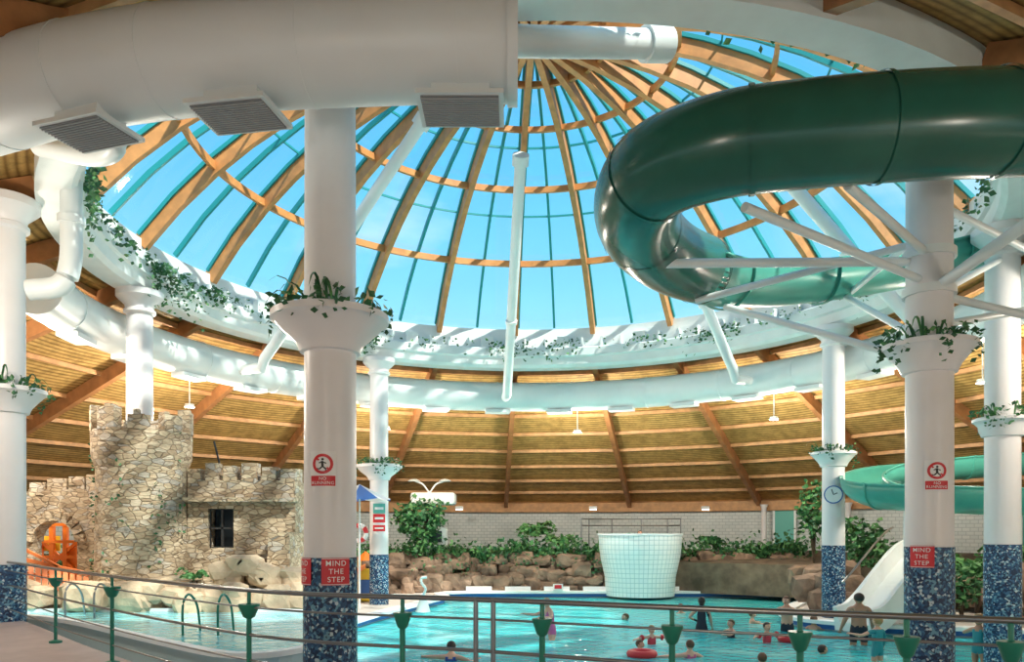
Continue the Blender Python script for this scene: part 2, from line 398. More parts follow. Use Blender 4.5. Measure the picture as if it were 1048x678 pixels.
# walls
def arcwall(name,a0,a1,z0,z1,m,segs=60,R=24.05):
    vs=[];fs=[];uv=[]
    for i in range(segs+1):
        a=a0+(a1-a0)*i/segs
        for z in(z0,z1): vs.append((CX+R*math.cos(a),CY+R*math.sin(a),z)); uv.append((R*a,z))
    for i in range(segs): fs.append((2*i,2*i+2,2*i+3,2*i+1))
    return mobj(name,vs,fs,m,None,False,uv)
arcwall('wall_back',math.radians(-15),math.radians(195),.2,4.3,M['block'])
arcwall('wall_front_sill',math.radians(195),math.radians(345),.2,1.9,M['block'])
wf=Acc()
for i in range(31):
    a=math.radians(195+150*i/30)
    wf.add(boxdata((CX+24.05*math.cos(a),CY+24.05*math.sin(a),3.05),(.12,.12,2.5),a))
wf.obj('unseen_window_1',M['white'])  # bars of unseen openings behind the camera, left open to let sky light in
for k,(px,) in enumerate([(803,),(1060,)]):
    dirx=(px-524)/F
    A=1+dirx*dirx;B=-2*(dirx*CX+CY);Cc=CX*CX+CY*CY-23.9**2
    D=(-B+math.sqrt(B*B-4*A*Cc))/(2*A); p=W(px,545,D); an=math.atan2(p.y-CY,p.x-CX)+math.pi/2
    g=group('door_%d'%(k+1),(p.x,p.y,1.9))
    box('leaf',(p.x,p.y,2.9),(.95,.08,2.0),M['doorg'],g,an)
    box('frame_top',(p.x,p.y,3.95),(1.15,.14,.1),M['white'],g,an)
    for s in(-1,1): box('frame_side',(p.x+s*.52*math.cos(an),p.y+s*.52*math.sin(an),2.9),(.1,.14,2.0),M['white'],g,an)
# far terrace
tv=[];tf=[]
for i in range(41):
    a=math.radians(20+150*i/40); ri=15.6
    tv+= [(CX+ri*math.cos(a),CY+ri*math.sin(a),1.5),(CX+24*math.cos(a),CY+24*math.sin(a),1.9),(CX+ri*math.cos(a),CY+ri*math.sin(a),.2)]
for i in range(40):
    tf+= [(3*i,3*i+3,3*i+4,3*i+1),(3*i,3*i+2,3*i+5,3*i+3)]
mobj('floor_terrace',tv,tf,M['terr'])

# rocks
def rockdata(c,s,seed,sub=2):
    bm=bmesh.new(); bmesh.ops.create_icosphere(bm,subdivisions=sub,radius=1)
    o=Vector((seed*3.1,seed*1.7,seed*.9)); vs=[]
    for v in bm.verts:
        n=noise.noise(v.co*1.3+o)*.45+noise.noise(v.co*3.1+o)*.22
        q=v.co*(1+n); q=Vector((max(-.8,min(.8,q.x)),max(-.8,min(.8,q.y)),max(-.8,min(.8,q.z))))
        vs.append((c[0]+q.x*s[0],c[1]+q.y*s[1],c[2]+q.z*s[2]))
    fs=[tuple(v.index for v in f.verts) for f in bm.faces]; bm.free(); return vs,fs
ac=Acc(); tops=[]
for i in range(150):
    a=math.radians(28+138*i/149); 
    for lay in range(3):
        R=15.3-lay*.42+random.uniform(-.15,.25)
        x=CX+R*math.cos(a+random.uniform(-.01,.01)); y=CY+R*math.sin(a)
        if x>-2.6 and x<13 and y-.5<33.5: y=33.95+random.uniform(0,.2)+(2-lay)*.35
        z=[1.3,.8,.38][lay]+random.uniform(-.25,.35)
        if lay==0: tops.append((x,y,z))
        ac.add(rockdata((x,y,z),(random.uniform(.25,.6),random.uniform(.3,.45),random.uniform(.22,.5)),i*3+lay))
ac.obj('rock_wall',M['rock'])
a1=Acc();a2=Acc()
for (x,y,z) in tops:
    if random.random()<.25: continue
    p=Vector((x,y+.35,z+.35)); k=random.choice([.35,.5,.9])
    for i in range(int(65*k)+10):
        v=Vector((random.gauss(0,.45),random.gauss(0,.25),abs(random.gauss(0,.4*k))+.05)); leaf(a1 if i%3 else a2,p+v,random.uniform(.14,.28))
    if random.random()<.35:
        for i in range(25):  # trailing down the rock face
            leaf(a1,Vector((x+random.gauss(0,.3),y-.5-random.uniform(0,.25),z+.3-random.uniform(0,.8))),random.uniform(.1,.2))
    if k>.6:
        for i in range(9): blade(a2,p,random.uniform(0,6.28),random.uniform(.5,1.0),.04,2.0)
fg_=group('terrace_planting'); a1.obj('dark_foliage',M['leaf'],fg_); a2.obj('light_foliage',M['leafl'],fg_)
# rock outcrops right
ac=Acc()
for i,(px,py,D,s) in enumerate([(828,602,25.6,.7),(850,598,25.3,.7),(872,602,25.2,.6),(845,617,25.2,.7),(870,620,24.6,.6),(895,608,26,.7),(920,600,27,.9),(965,600,26,.9),(1000,605,25,.8),(1035,602,24,.9),(900,600,30,1.0),(1060,602,24,1.1),(820,590,29.5,.6),(838,590,27,.6),(862,588,27,.7)]):
    p=W(px,py,D); ac.add(rockdata((p.x,p.y,max(.5,p.z)),(s,s*.8,s*.85),i+200))
ac.obj('rock_outcrop',M['rock'])

# ---------------------------------------------------------------- columns
def column(px,D,mosaic_top,planter=None,prad=.72,base=.22,topz=6.2,r=.33,leaves=1.0):
    p=W(px,545,D); g=group('mosaic_column',(p.x,p.y,base))
    zt=EZ+topz
    lathe('shaft',[(r,mosaic_top-.05),(r*.985,(zt+mosaic_top)/2),(r*.96,zt)],(p.x,p.y,0),M['column'],g,36)
    lathe('mosaic_base',[(r+.012,base-.1),(r+.012,mosaic_top),(r-.02,mosaic_top)],(p.x,p.y,0),M['mosaic'],g,36)
    z0=zt-.55
    lathe('capital',[(r*.9,z0-.05),(r+.06,z0),(r+.06,z0+.07),(r+.01,z0+.1),(r+.03,z0+.2),(r+.2,z0+.36),(r+.24,z0+.40),(r+.24,z0+.55)],(p.x,p.y,0),M['column'],g,32)
    if planter is not None:
        zr=EZ+(545-planter)/F*D; R=prad; h=R*.62
        lathe('planter_bowl',[(r*.9,zr-h-.06),(r+.05,zr-h-.04),(r+.07,zr-h+.02),(r+.1,zr-h+.08),(R*.80,zr-h*.50),(R*.93,zr-h*.28),(R*.97,zr-h*.24),(R,zr-h*.22),(R,zr-.02),(R-.05,zr),(R-.1,zr-.04),(r*.9,zr-.10)],(p.x,p.y,0),M['column'],g,44)
        a=Acc();b=Acc()
        for i in range(int(150*R/.75*leaves)):
            an=random.uniform(0,2*math.pi); rr_=random.uniform(r,R*1.02)
            q=Vector((p.x+rr_*math.cos(an),p.y+rr_*math.sin(an),zr+random.uniform(0,.2)))
            leaf(a if i%3 else b,q,random.uniform(.08,.16))
        for s in range(9):
            an=random.uniform(0,2*math.pi) if s>2 else math.radians([-20,200,-100][s]+random.uniform(-20,20)); L=random.uniform(.2,.7)*R
            for k in range(int(L*26)):
                q=Vector((p.x+(R+.03)*math.cos(an+random.uniform(-.12,.12)),p.y+(R+.03)*math.sin(an),zr-k/26*1.1+.05)); leaf(a,q,random.uniform(.06,.12))
        for s in range(20):
            an=random.uniform(0,2*math.pi); blade(b if s%3==0 else a,Vector((p.x+r*1.15*math.cos(an),p.y+r*1.15*math.sin(an),zr-.02)),an+random.uniform(-.5,.5),random.uniform(.4,.95)*R,.03,random.uniform(1.4,2.4))
        a.obj('planter_ivy',M['leaf'],g); b.obj('planter_leaves',M['leafl'],g)
    return p,g
c338,g338=column(338,10.0,EZ-.32,planter=322,prad=.74)
c955,g955=column(951,11.7,EZ-.22,planter=352,prad=.66)
c1025,_=column(1026,16.0,EZ-.25,planter=428,prad=.55)
c388,g388=column(388,28.0,EZ-.8,planter=476,prad=.82)
c853,g853=column(853,23.7,EZ-.4,planter=463,prad=.66)
c143,_=column(143,20.2,EZ-1.2)
c8,_=column(6,14.6,EZ-.6,planter=398,prad=.68)
column(1110,12.5,EZ-.3,planter=380,prad=.66)

# signs bent round the columns
def dirs(c):
    n=Vector((-c.x,-c.y,0)).normalized(); return n,Vector((-n.y,n.x,0))
def bent(name,c,R,verts,faces,m,parent,u0,v0):
    n,t=dirs(c); out=[]
    for u,v,w in verts:
        a=(u+u0)/R; out.append(Vector((c.x,c.y,0))+(n*math.cos(a)+t*math.sin(a))*(R+w)+Vector((0,0,v+v0)))
    return mobj(name,out,faces,m,parent)
def grid(w,h,wo,k=10,cy=0):
    vs=[];fs=[]
    for i in range(k+1):
        for s in(-1,1): vs.append((-w/2+w*i/k,cy+s*h/2,wo))
    for i in range(k): fs.append((2*i,2*i+2,2*i+3,2*i+1))
    return vs,fs
def textmesh(s,size,wo,cy=0,cx=0):
    cu=bpy.data.curves.new('t','FONT'); cu.body=s; cu.size=size; cu.align_x='CENTER'; cu.align_y='CENTER'; cu.offset=size*.004; cu.space_character=1.12
    ob=bpy.data.objects.new('t',cu); scene.collection.objects.link(ob)
    dg_=bpy.context.evaluated_depsgraph_get(); dg_.update(); me=bpy.data.meshes.new_from_object(ob.evaluated_get(dg_))
    vs=[(v.co.x+cx,v.co.y+cy,wo) for v in me.vertices]; fs=[tuple(p.vertices) for p in me.polygons]
    bpy.data.objects.remove(ob); return vs,fs
def annulus(r0,r1,wo,cy,n=32):
    vs=[];fs=[]
    for i in range(n):
        a=2*math.pi*i/n
        for r in(r0,r1): vs.append((r*math.cos(a),cy+r*math.sin(a),wo))
    for i in range(n):
        j=(i+1)%n; fs.append((2*i,2*i+1,2*j+1,2*j))
    return vs,fs
def seg(a,b,w,wo):
    a=Vector(a);b=Vector(b);d=(b-a).normalized();s=Vector((-d.y,d.x))*w/2
    return [(*(a-s),wo),(*(b-s),wo),(*(b+s),wo),(*(a+s),wo)],[(0,1,2,3)]
def no_running(c,u0,z,parent_name='no_running_sign',s=1.0,R=.335):
    g=group(parent_name,(c.x,c.y,z)); 
    def B(n,d,m): bent(n,c,R,[(a*s,b*s,w) for a,b,w in d[0]],d[1],m,g,u0,z)
    B('board',grid(.32,.44,.012),M['signwhite'])
    B('red_caption_panel',grid(.30,.125,.015,10,-.145),M['signred'])
    B('caption',textmesh('NO',.055,.018,-.118),M['signwhite']); B('caption_2',textmesh('RUNNING',.055,.018,-.172),M['signwhite'])
    a=Acc()
    for d in [seg((-.005,.10),(.0,.03),.03,.016),seg((0,.035),(.04,.0),.018,.016),seg((.04,.0),(.035,-.035),.016,.016),seg((0,.035),(-.04,.0),.018,.016),seg((-.04,.0),(-.07,.01),.014,.016),seg((-.005,.09),(.045,.07),.014,.016),seg((-.005,.09),(-.045,.075),.014,.016),annulus(0,.016,.016,.122,12)]: a.add(d)
    B('running_figure',(a.v,a.f),M['black'])
    a=Acc(); a.add(annulus(.09,.125,.018,.065)); a.add(seg((-.08,.14),(.08,-.01),.024,.019)); B('prohibition_ring',(a.v,a.f),M['signred'])
def mind_step(c,u0,z,s=1.0,R=.345):
    g=group('mind_the_step_sign',(c.x,c.y,z))
    def B(n,d,m): bent(n,c,R,[(a*s,b*s,w) for a,b,w in d[0]],d[1],m,g,u0,z)
    B('board',grid(.35,.34,.012),M['signred']); 
    for i,tx in enumerate(['MIND','THE','STEP']): B('word_%d'%i,textmesh(tx,.092,.016,.1-.1*i),M['signwhite'])
    a=Acc()
    for cy in(-.16,.16): a.add(grid(.34,.007,.015,10,cy))
    B('border',(a.v,a.f),M['signwhite'])
no_running(c338,-.09,EZ+.78)
mind_step(c338,.07,EZ-.49); mind_step(c338,-.42,EZ-.49)
no_running(c955,.10,EZ+.83)
mind_step(c955,-.10,EZ-.36,.95)
g=group('wall_clock',(c853.x,c853.y,EZ+1.1)); n_,t_=dirs(c853)
cc=Vector((c853.x,c853.y,EZ+1.12))+n_*.42
def disc(name,c,n,r,th,m,parent,k=28):
    return tube(name,[c-n*th/2,c+n*th/2],r,m,parent,k)
disc('rim',cc,n_,.27,.09,M['blue'],g); disc('face',cc+n_*.03,n_,.235,.06,M['signwhite'],g)
for a_,l_ in((1.9,.17),(.4,.12)):
    d=t_*math.cos(a_)+Vector((0,0,1))*math.sin(a_); s_=n_.cross(d)*.012; o_=cc+n_*.065
    mobj('hand',[o_-s_,o_+s_,o_+d*l_+s_,o_+d*l_-s_],[(0,1,2,3)],M['black'],g)
cc=W(367,546,27.4)
def torus(name,c,n,R,r,mats,parent=None,k=24):
    n=Vector(n).normalized(); a=n.cross(Vector((0,0,1)) if abs(n.z)<.9 else Vector((0,1,0))).normalized(); b=n.cross(a)
    vs=[];fs=[]
    for i in range(k):
        t=2*math.pi*i/k; d=a*math.cos(t)+b*math.sin(t)
        for j in range(8):
            u=2*math.pi*j/8; vs.append(Vector(c)+d*(R+r*math.cos(u))+n*r*math.sin(u))
    for i in range(k):
        for j in range(8): fs.append((i*8+j,((i+1)%k)*8+j,((i+1)%k)*8+(j+1)%8,i*8+(j+1)%8))
    o=mobj(name,vs,fs,mats,parent,True)
    if isinstance(mats,list) and len(mats)>1:
        for idx,p in enumerate(o.data.polygons): p.material_index=(idx//8//3)%2
    return o
lg=group('lifebuoy_stand',(cc.x,cc.y,.22)); torus('lifebuoy',cc,(0,-1,0),.27,.08,[M['red'],M['signwhite']],lg)
tube('stand_post',[(cc.x,cc.y+.12,.22),(cc.x,cc.y+.12,cc.z+.3)],.04,M['white'],lg,8)
g=group('safety_notice_board',(c388.x,c388.y,EZ+.6))
for i,(py,hh,mt) in enumerate([(521,.35,'doorg'),(531,.3,'signred'),(541,.22,'signred'),(512,.2,'signwhite')]):
    z=EZ+(545-py)/F*28; d=grid(.44,hh,.012); bent('notice_%d'%i,c388,.335,d[0],d[1],M[mt],g,0,z)
    d=grid(.3,hh*.25,.016); bent('stripe_%d'%i,c388,.335,d[0],d[1],M['signwhite'],g,0,z)

# ---------------------------------------------------------------- ring ivy
ac=Acc();ac2=Acc()
for i in range(10500):
    a=random.uniform(0,2*math.pi)
    dens=.35+.5*math.sin(a*9)+.4*math.sin(a*23+1)
    left=max(0,-math.cos(a-math.radians(18)))
    if random.random()>max(.10,dens)*(.42+.70*left): continue
    drop=abs(random.gauss(0,.30+.22*left))
    q=Vector((CX+(9.74-random.uniform(0,.10))*math.cos(a),CY+(9.74-random.uniform(0,.10))*math.sin(a),EZ+6.98-drop*(.5 if math.sin(a*9)<.3 else 1)+random.uniform(0,.2)))
    leaf(ac if i%3 else ac2,q,random.uniform(.09,.17))
ig=group('ivy_garland'); ac.obj('dark_ivy',M['leaf'],ig); ac2.obj('light_ivy',M['leafl'],ig)

# ---------------------------------------------------------------- ducts
dz0=EZ+5.3; Rd=11.15
ng=group('ventilation_duct')
near=catmull([(-12.5,12.9,dz0),(-9.4,11.0,dz0),(-6.24,9.55,dz0),(-4.78,9.02,dz0),(-2.96,8.66,dz0),(-.79,8.5,dz0),(.05,8.5,dz0)],6)
tube('near_duct',near,.57,M['duct'],ng,40)
for i in (12,17,21,26,31):
    p=near[i]; t=(near[i+1]-near[i-1]).normalized(); tube('seam_%d'%i,[p-t*.015,p+t*.015],.577,M['duct'],ng,40)
p=near[-1]; tube('end_flange',[p-Vector((.10,0,0)),p+Vector((.01,0,0))],.60,M['duct'],ng,40)
for i,(x,y,a) in enumerate([(-4.85,9.0,-.32),(-3.0,8.62,-.17),(-.55,8.5,0)]):
    vs,fs=boxdata((x,y,dz0-.60),(.62,.42,.26),a); mobj('diffuser_neck_%d'%i,vs,fs,M['duct'],ng)
    vs,fs=boxdata((x,y-.02,dz0-.70),(.92,.70,.05),a); mobj('diffuser_frame_%d'%i,vs,fs,M['duct'],ng)
    vs,fs=boxdata((x,y-.02,dz0-.73),(.82,.60,.02),a); mobj('diffuser_grille_%d'%i,vs,fs,M['grille'],ng)
    ac=Acc()
    for k in range(14):
        o_=-.27+k*.042; ac.add(boxdata((x-o_*math.sin(a),y-.02+o_*math.cos(a),dz0-.745),(.82,.010,.016),a))
    ac.obj('diffuser_louvres_%d'%i,M['grillel'],ng)
fg=group('ring_duct')
a0,a1=math.radians(193),math.radians(-32)
pts=[Vector((CX+Rd*math.cos(a0+(a1-a0)*k/90),CY+Rd*math.sin(a0+(a1-a0)*k/90),dz0)) for k in range(91)]
tube('duct_run',pts,.56,M['white'],fg,32)
for k in range(3,90,6):
    t=(pts[k+1]-pts[k-1]).normalized(); tube('seam_%d'%k,[pts[k]-t*.025,pts[k]+t*.025],.575,M['white'],fg,32)
for k in range(4,90,5):
    a=a0+(a1-a0)*k/90; vs,fs=boxdata((CX+(Rd-.1)*math.cos(a),CY+(Rd-.1)*math.sin(a),dz0-.6),(.5,.95,.12),a); mobj('diffuser_%d'%k,vs,fs,M['white'],fg)
def nozzle(ang,r_end=3.6,z_end=10.9,r_start=9.6,rad=.17):
    a=math.radians(ang); d=Vector((math.cos(a),math.sin(a),0)); c=Vector((CX,CY,EZ))
    g=group('air_nozzle_pipe',tuple(c+d*r_start+Vector((0,0,5.2))))
    s=c+d*r_start+Vector((0,0,5.3)); e=c+d*r_end+Vector((0,0,z_end)); 
    pts=[c+d*(Rd-.45)+Vector((0,0,5.2)),c+d*(r_start+.15)+Vector((0,0,5.15)),s+Vector((0,0,.15)),s.lerp(e,.08)+Vector((0,0,.1)),e]
    tube('pipe',pts,rad,M['white'],g,16)
    t=(e-s).normalized(); tube('collar',[e-t*.05,e+t*.25],rad*1.45,M['white'],g,16)
    q=s.lerp(e,.35); tube('joint',[q-t*.06,q+t*.06],rad*1.2,M['white'],g,16)
nozzle(94); nozzle(149,3.5,11.1); nozzle(44,4.6,11.0); nozzle(2,5.0,10.5)
g=group('air_nozzle_pipe',(.1,9.1,EZ+5.9))
a_=W(505,42,9.6);b_=W(666,45,10.6)
tube('pipe',[a_,a_.lerp(b_,.5),b_],.185,M['white'],g,20); t=(b_-a_).normalized(); tube('collar',[b_-t*.1,b_+t*.28],.23,M['white'],g,20)
g=group('riser_duct',(-9,14,EZ+5))
tube('riser',catmull([W(73,185,14.3),W(73,230,14.3),W(72,270,14.3),W(62,292,14.25),W(30,297,14.2)],6),.19,M['white'],g,18)
tube('riser_collar',[W(73,222,14.3),W(73,230,14.3)],.24,M['white'],g,18)
tube('branch',catmull([W(110,120,11.5),W(118,150,11.5),W(95,160,11.8),W(40,150,12.3)],6),.15,M['white'],g,16)

# ---------------------------------------------------------------- big green flume
def pxpts(L): return [W(*q) for q in L]
path=catmull(pxpts([(1150,176,19),(1048,228,17.8),(970,256,17),(880,274,16.2),(800,282,15.4),(742,281,14.3),(694,267,13.0),(660,240,11.6),(652,208,10.5),(674,174,9.7),(740,150,9.2),(820,139,9.0),(900,132,8.95),(975,128,8.95),(1048,126,9.05),(1130,124,9.4),(1250,120,10.3)]),8)
sg=group('water_flume')
ns=len(path); cut=8*5+4
def ell(r,a0,a1,n): return [(r*math.cos(a0+(a1-a0)*i/n),r*math.sin(a0+(a1-a0)*i/n)) for i in range(n+1)]
RT=.55
vs,fs=sweep(path[cut:],circ(RT,40),True,False); o=mobj('closed_tube',vs,fs,M['green'],sg,True)
m_=o.modifiers.new('sol','SOLIDIFY'); m_.thickness=.03
prof=[(-.63,.10),(-.60,.10)]+ell(.56,math.radians(-188),math.radians(8),24)+[(.60,.10),(.63,.10)]
vs,fs=sweep(path[:cut+2],prof,False,False); o=mobj('open_trough',vs,fs,M['greenl'],sg,True)
m_=o.modifiers.new('sol','SOLIDIFY'); m_.thickness=.04; m_.offset=0
for i in range(cut,ns-1,13):
    t=(path[min(i+1,ns-1)]-path[i-1]).normalized(); tube('flange_%d'%i,[path[i]-t*.03,path[i]+t*.03],RT+.05,M['green'],sg,40,caps=False)
for i in range(4,cut,12):
    t=(path[i+1]-path[i-1]).normalized()
    vs,fs=sweep([path[i]-t*.035,path[i]+t*.035],[(x*1.07,y*1.07) for x,y in prof],False,False); o=mobj('trough_flange_%d'%i,vs,fs,M['greenl'],sg); mm=o.modifiers.new('s','SOLIDIFY'); mm.thickness=.04
sp=group('flume_support_frame',(c955.x,c955.y,EZ+3))
def cp(py): return W(951,py,11.7)
def strut(name,a,b,r=.06): tube(name,[a,b],r,M['white'],sp,12)
strut('arm_1',W(762,212,9.3),cp(290)); strut('arm_2',W(655,270,11.6),cp(268),.07); strut('arm_3',W(712,308,13.4),cp(246))
strut('arm_4',W(742,314,14.0),cp(372)); strut('arm_5',W(866,304,15.9),cp(352)); strut('arm_6',W(868,190,9.2),cp(262))
strut('arm_7',W(1042,256,17.4),cp(305)); strut('arm_8',W(1080,330,11.0),cp(300)); strut('arm_9',W(1048,318,13),cp(335)); strut('arm_10',W(1085,205,9.3),cp(300),.08)
strut('arm_11',W(870,300,16.0),cp(232)); strut('arm_12',W(1100,280,14),cp(205))
for i,py in enumerate((262,300,360)):
    lathe('clamp_%d'%i,[(.33,-.06),(.37,-.06),(.37,.06),(.33,.06)],(c955.x,c955.y,cp(py).z),M['white'],sp,28,True)

# second flume lower right
s2=group('open_flume')
pth=catmull(pxpts([(1150,462,25),(1040,468,25),(960,474,25),(905,480,24.5),(882,490,23),(902,499,21.5),(960,502,20.5),(1020,504,20),(1120,507,19.5)]),8)
prof=[(-.60,.10)]+ell(.54,math.radians(-188),math.radians(8),22)+[(.60,.10)]
vs,fs=sweep(pth,prof,False,False); o=mobj('trough',vs,fs,M['greenl'],s2,True); m_=o.modifiers.new('sol','SOLIDIFY'); m_.thickness=.05
for i in range(4,len(pth)-2,9):
    t=(pth[i+1]-pth[i-1]).normalized()
    vs,fs=sweep([pth[i]-t*.035,pth[i]+t*.035],[(x*1.08,y*1.08) for x,y in prof],False,False); o=mobj('flange_%d'%i,vs,fs,M['greenl'],s2); mm=o.modifiers.new('s','SOLIDIFY'); mm.thickness=.04
for i in (20,44,60):
    p=pth[i]; tube('leg_%d'%i,[(p.x,p.y,.22),(p.x,p.y,p.z-.55)],.09,M['white'],s2,12)

# ---------------------------------------------------------------- castle
cg=group('toy_castle',(-8.5,18.8,1.4))
tc_=W(146,545,18.6); tx,ty=tc_.x,tc_.y
def zc(py,D): return EZ+(545-py)/F*D
zt=zc(444,18.6)
lathe('round_tower',[(1.10,.9),(1.04,1.6),(1.00,zc(482,18.6)),(1.03,zc(478,18.6)),(1.10,zc(470,18.6)),(1.11,zt),(.88,zt),(.86,zt-.4),(0,zt-.4)],(tx,ty,0),M['stone'],cg,40)
ac=Acc()
for i in range(9):
    a=2*math.pi*i/9+.2; hh=.5+random.uniform(-.12,.08); 
    for k in range(4):
        a2=a+(k-1.5)*.105; h2=hh+random.uniform(-.07,.07); ac.add(boxdata((tx+.98*math.cos(a2),ty+.98*math.sin(a2),zt+h2/2-.02),(.28,.125,h2),a2))
ac.obj('tower_merlons',M['stone'],cg)
def wallbox(acc,x0,x1,z0,z1,y0,th=.35): acc.add(boxdata(((x0+x1)/2,y0+th/2,(z0+z1)/2),(x1-x0,th,z1-z0)))
D=18.7; X=lambda px:(px-524)/F*D; Z=lambda py:zc(py,D)
ac=Acc()
x0,x1=X(192),X(302); wx0,wx1=X(213),X(239); wz0,wz1=Z(561),Z(521)
wallbox(ac,x0,wx0,.9,Z(492),D); wallbox(ac,wx1,x1,.9,Z(492),D); wallbox(ac,wx0,wx1,.9,wz0,D); wallbox(ac,wx0,wx1,wz1,Z(492),D)
ac.add(boxdata((x1-.19,D+1.5,(Z(492)+.9)/2),(.35,2.2,Z(492)-.92)))
ac.add(boxdata((x0+.19,D+1.5,(Z(492)+.9)/2),(.35,2.2,Z(492)-.92)))
ac.add(boxdata(((x0+x1)/2,D+2.75,(Z(492)+.9)/2),(x1-x0,.3,Z(492)-.9)))
ac.add(boxdata(((x0+x1)/2,D-.03,Z(512)),(x1-x0+.06,.42,.1)))
for i,(a,b,h) in enumerate([(192,205,480),(210,222,474),(228,241,477),(247,262,474),(268,282,478),(287,302,480)]):
    wallbox(ac,X(a),X(b),Z(491.9),Z(h),D+.01)
for i in range(4): ac.add(boxdata((x1-.19,D+.6+.55*i,Z(485.5)),(.33,.3,.33)))
for i in range(4): ac.add(boxdata(((x0+x1)/2-1+.65*i,D+2.75,Z(485.5)),(.35,.28,.33)))
ac.add(boxdata((X(292),D-.3,(Z(545)+.9)/2),(.6,.6,Z(545)-.9),0,.8)); ac.add(boxdata((X(253),D-.22,(Z(570)+.9)/2),(.7,.5,Z(570)-.9),0,.85))
ac.obj('keep_walls',M['stone'],cg)
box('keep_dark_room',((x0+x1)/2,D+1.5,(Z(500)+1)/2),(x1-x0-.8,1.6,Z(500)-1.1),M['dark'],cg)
ac=Acc()
for px in (213,226,239): ac.add(boxdata((X(px),D+.12,(wz0+wz1)/2),(.05,.06,wz1-wz0)))
for py in (521,541,561): ac.add(boxdata(((wx0+wx1)/2,D+.12,Z(py)),(wx1-wx0,.06,.05)))
ac.obj('keep_window_frame',M['black'],cg)
D2=19.2; X2=lambda px:(px-524)/F*D2; Z2=lambda py:zc(py,D2)
ac=Acc()
ax0,ax1=X2(34),X2(79); arc=(ax0+ax1)/2; ar=(ax1-ax0)/2; azs=Z2(555)
wallbox(ac,X2(14),ax0,.9,Z2(508),D2); wallbox(ac,ax1,X2(104),.9,Z2(508),D2)
nA=10
for k in range(nA):
    u0=-math.cos(math.pi*k/nA)*ar; u1=-math.cos(math.pi*(k+1)/nA)*ar
    zz=azs+math.sqrt(max(0,ar*ar-((u0+u1)/2)**2))
    wallbox(ac,arc+u0,arc+u1,zz,Z2(508),D2)
    a=math.pi*(k+.5)/nA; q=boxdata((0,0,0),(.24,.5,.16)); 
    rot=[( arc-math.cos(a)*(ar+.1)+v[0]*(-math.cos(a))-v[2]*math.sin(a), D2+.15+v[1], azs+math.sin(a)*(ar+.1)+v[0]*math.sin(a)-v[2]*math.cos(a)) for v in q[0]]
    ac.add((rot,q[1]))
for a,b,h in [(14,27,503),(30,46,494),(48,68,490),(70,86,488),(88,104,486)]: wallbox(ac,X2(a),X2(b),Z2(508),Z2(h),D2+.01,.33)
wallbox(ac,X2(29),X2(104),Z2(508),Z2(501),D2+.015,.32)
ac.obj('curtain_wall',M['stone'],cg)
g=group('timber_play_frame',(-11.4,20.4,1.48))
ac=Acc()
for px in (38,50,64,77):
    ac.add(boxdata((X2(px)*1.06,20.5,2.35),(.11,.11,1.75)))
for z in (1.75,2.15,2.55,3.0): ac.add(boxdata((X2(58)*1.06,20.45,z),(1.35,.07,.08)))
for s in (-1,1): ac.add(beamdata((X2(58)*1.06+s*.65,20.5,1.6),(X2(58)*1.06-s*.65,20.5,2.7),.08,.08))
ac.obj('red_timbers',M['orange'],g)
box('orange_panel',(X2(70)*1.06,20.6,2.0),(.5,.05,.8),M['orange'],g); box('yellow_panel',(X2(47)*1.06,20.6,2.5),(.45,.05,.4),M['yellow'],g)
ac=Acc()
for i in range(11): ac.add(beamdata(W(18+i*7,576+i*1.5,18.0),W(18+i*7,605,17.7),.10,.05))
ac.add(beamdata(W(12,570,18),W(92,588,18),.06,.08)); ac.add(beamdata(W(12,584,17.95),W(92,600,17.95),.06,.08)); ac.add(beamdata(W(12,556,18),W(60,580,18),.06,.06))
ac.obj('timber_ramp',M['redwood'],cg)
tube('flag_pole',[W(226,480,19),W(219,452,19)],.025,M['black'],cg,8)
ac=Acc()
for i in range(420):
    a=random.uniform(math.pi*1.05,math.pi*1.95); z=random.uniform(1.8,zt)
    if noise.noise(Vector((a*2.5,z*.8,3)))<.12: continue
    leaf(ac,Vector((tx+1.07*math.cos(a),ty+1.07*math.sin(a),z)),.10)
ac.obj('climbing_ivy',M['leaf'],cg)
ac=Acc()
for i in range(46):
    px=random.uniform(0,318); D=random.uniform(17.3,17.9); p=W(px,random.uniform(590,612),D)
    ac.add(rockdata((p.x,p.y,p.z-.3),(random.uniform(.35,.6),.38,random.uniform(.25,.45)),i+50))
for i in range(8):
    p=W(random.uniform(225,305),random.uniform(575,592),17.9); ac.add(rockdata(tuple(p),(.40,.35,.3),i+150))
for i in range(14):
    p=W(random.uniform(300,322),random.uniform(610,650),18.3+random.uniform(0,1.5)); ac.add(rockdata(tuple(p),(.35,.35,.35),i+170))
ac.obj('castle_rock_base',M['rockl'])
box('castle_plinth',(-9.1,19.7,.85),(8.2,4.0,1.26),M['rockl'],None,0)

# ---------------------------------------------------------------- far features
tp=W(655,545,33.4)
tg=group('raised_spa_tub',(tp.x,tp.y,.2))
prof=[(1.45,.1),(1.5,.9),(1.68,1.7),(1.74,2.15),(1.76,2.62),(1.74,2.68),(1.5,2.68),(1.48,2.5),(0,2.5)]
vs=[];fs=[];uv=[];K=len(prof);S=48
cum=[0]
for i in range(1,K): cum.append(cum[-1]+math.dist(prof[i],prof[i-1]))
for i in range(S+1):
    a=2*math.pi*i/S
    for k,(r,z) in enumerate(prof): vs.append((tp.x+r*math.cos(a),tp.y+r*math.sin(a),z)); uv.append((a*1.68,cum[k]))
for i in range(S):
    for k in range(K-1): fs.append((i*K+k,(i+1)*K+k,(i+1)*K+k+1,i*K+k+1))
mobj('tiled_shell',vs,fs,M['tubtile'],tg,True,uv)
lathe('rim',[(1.5,2.66),(1.8,2.66),(1.8,2.74),(1.5,2.74)],(tp.x,tp.y,0),M['lip'],tg,48,True)
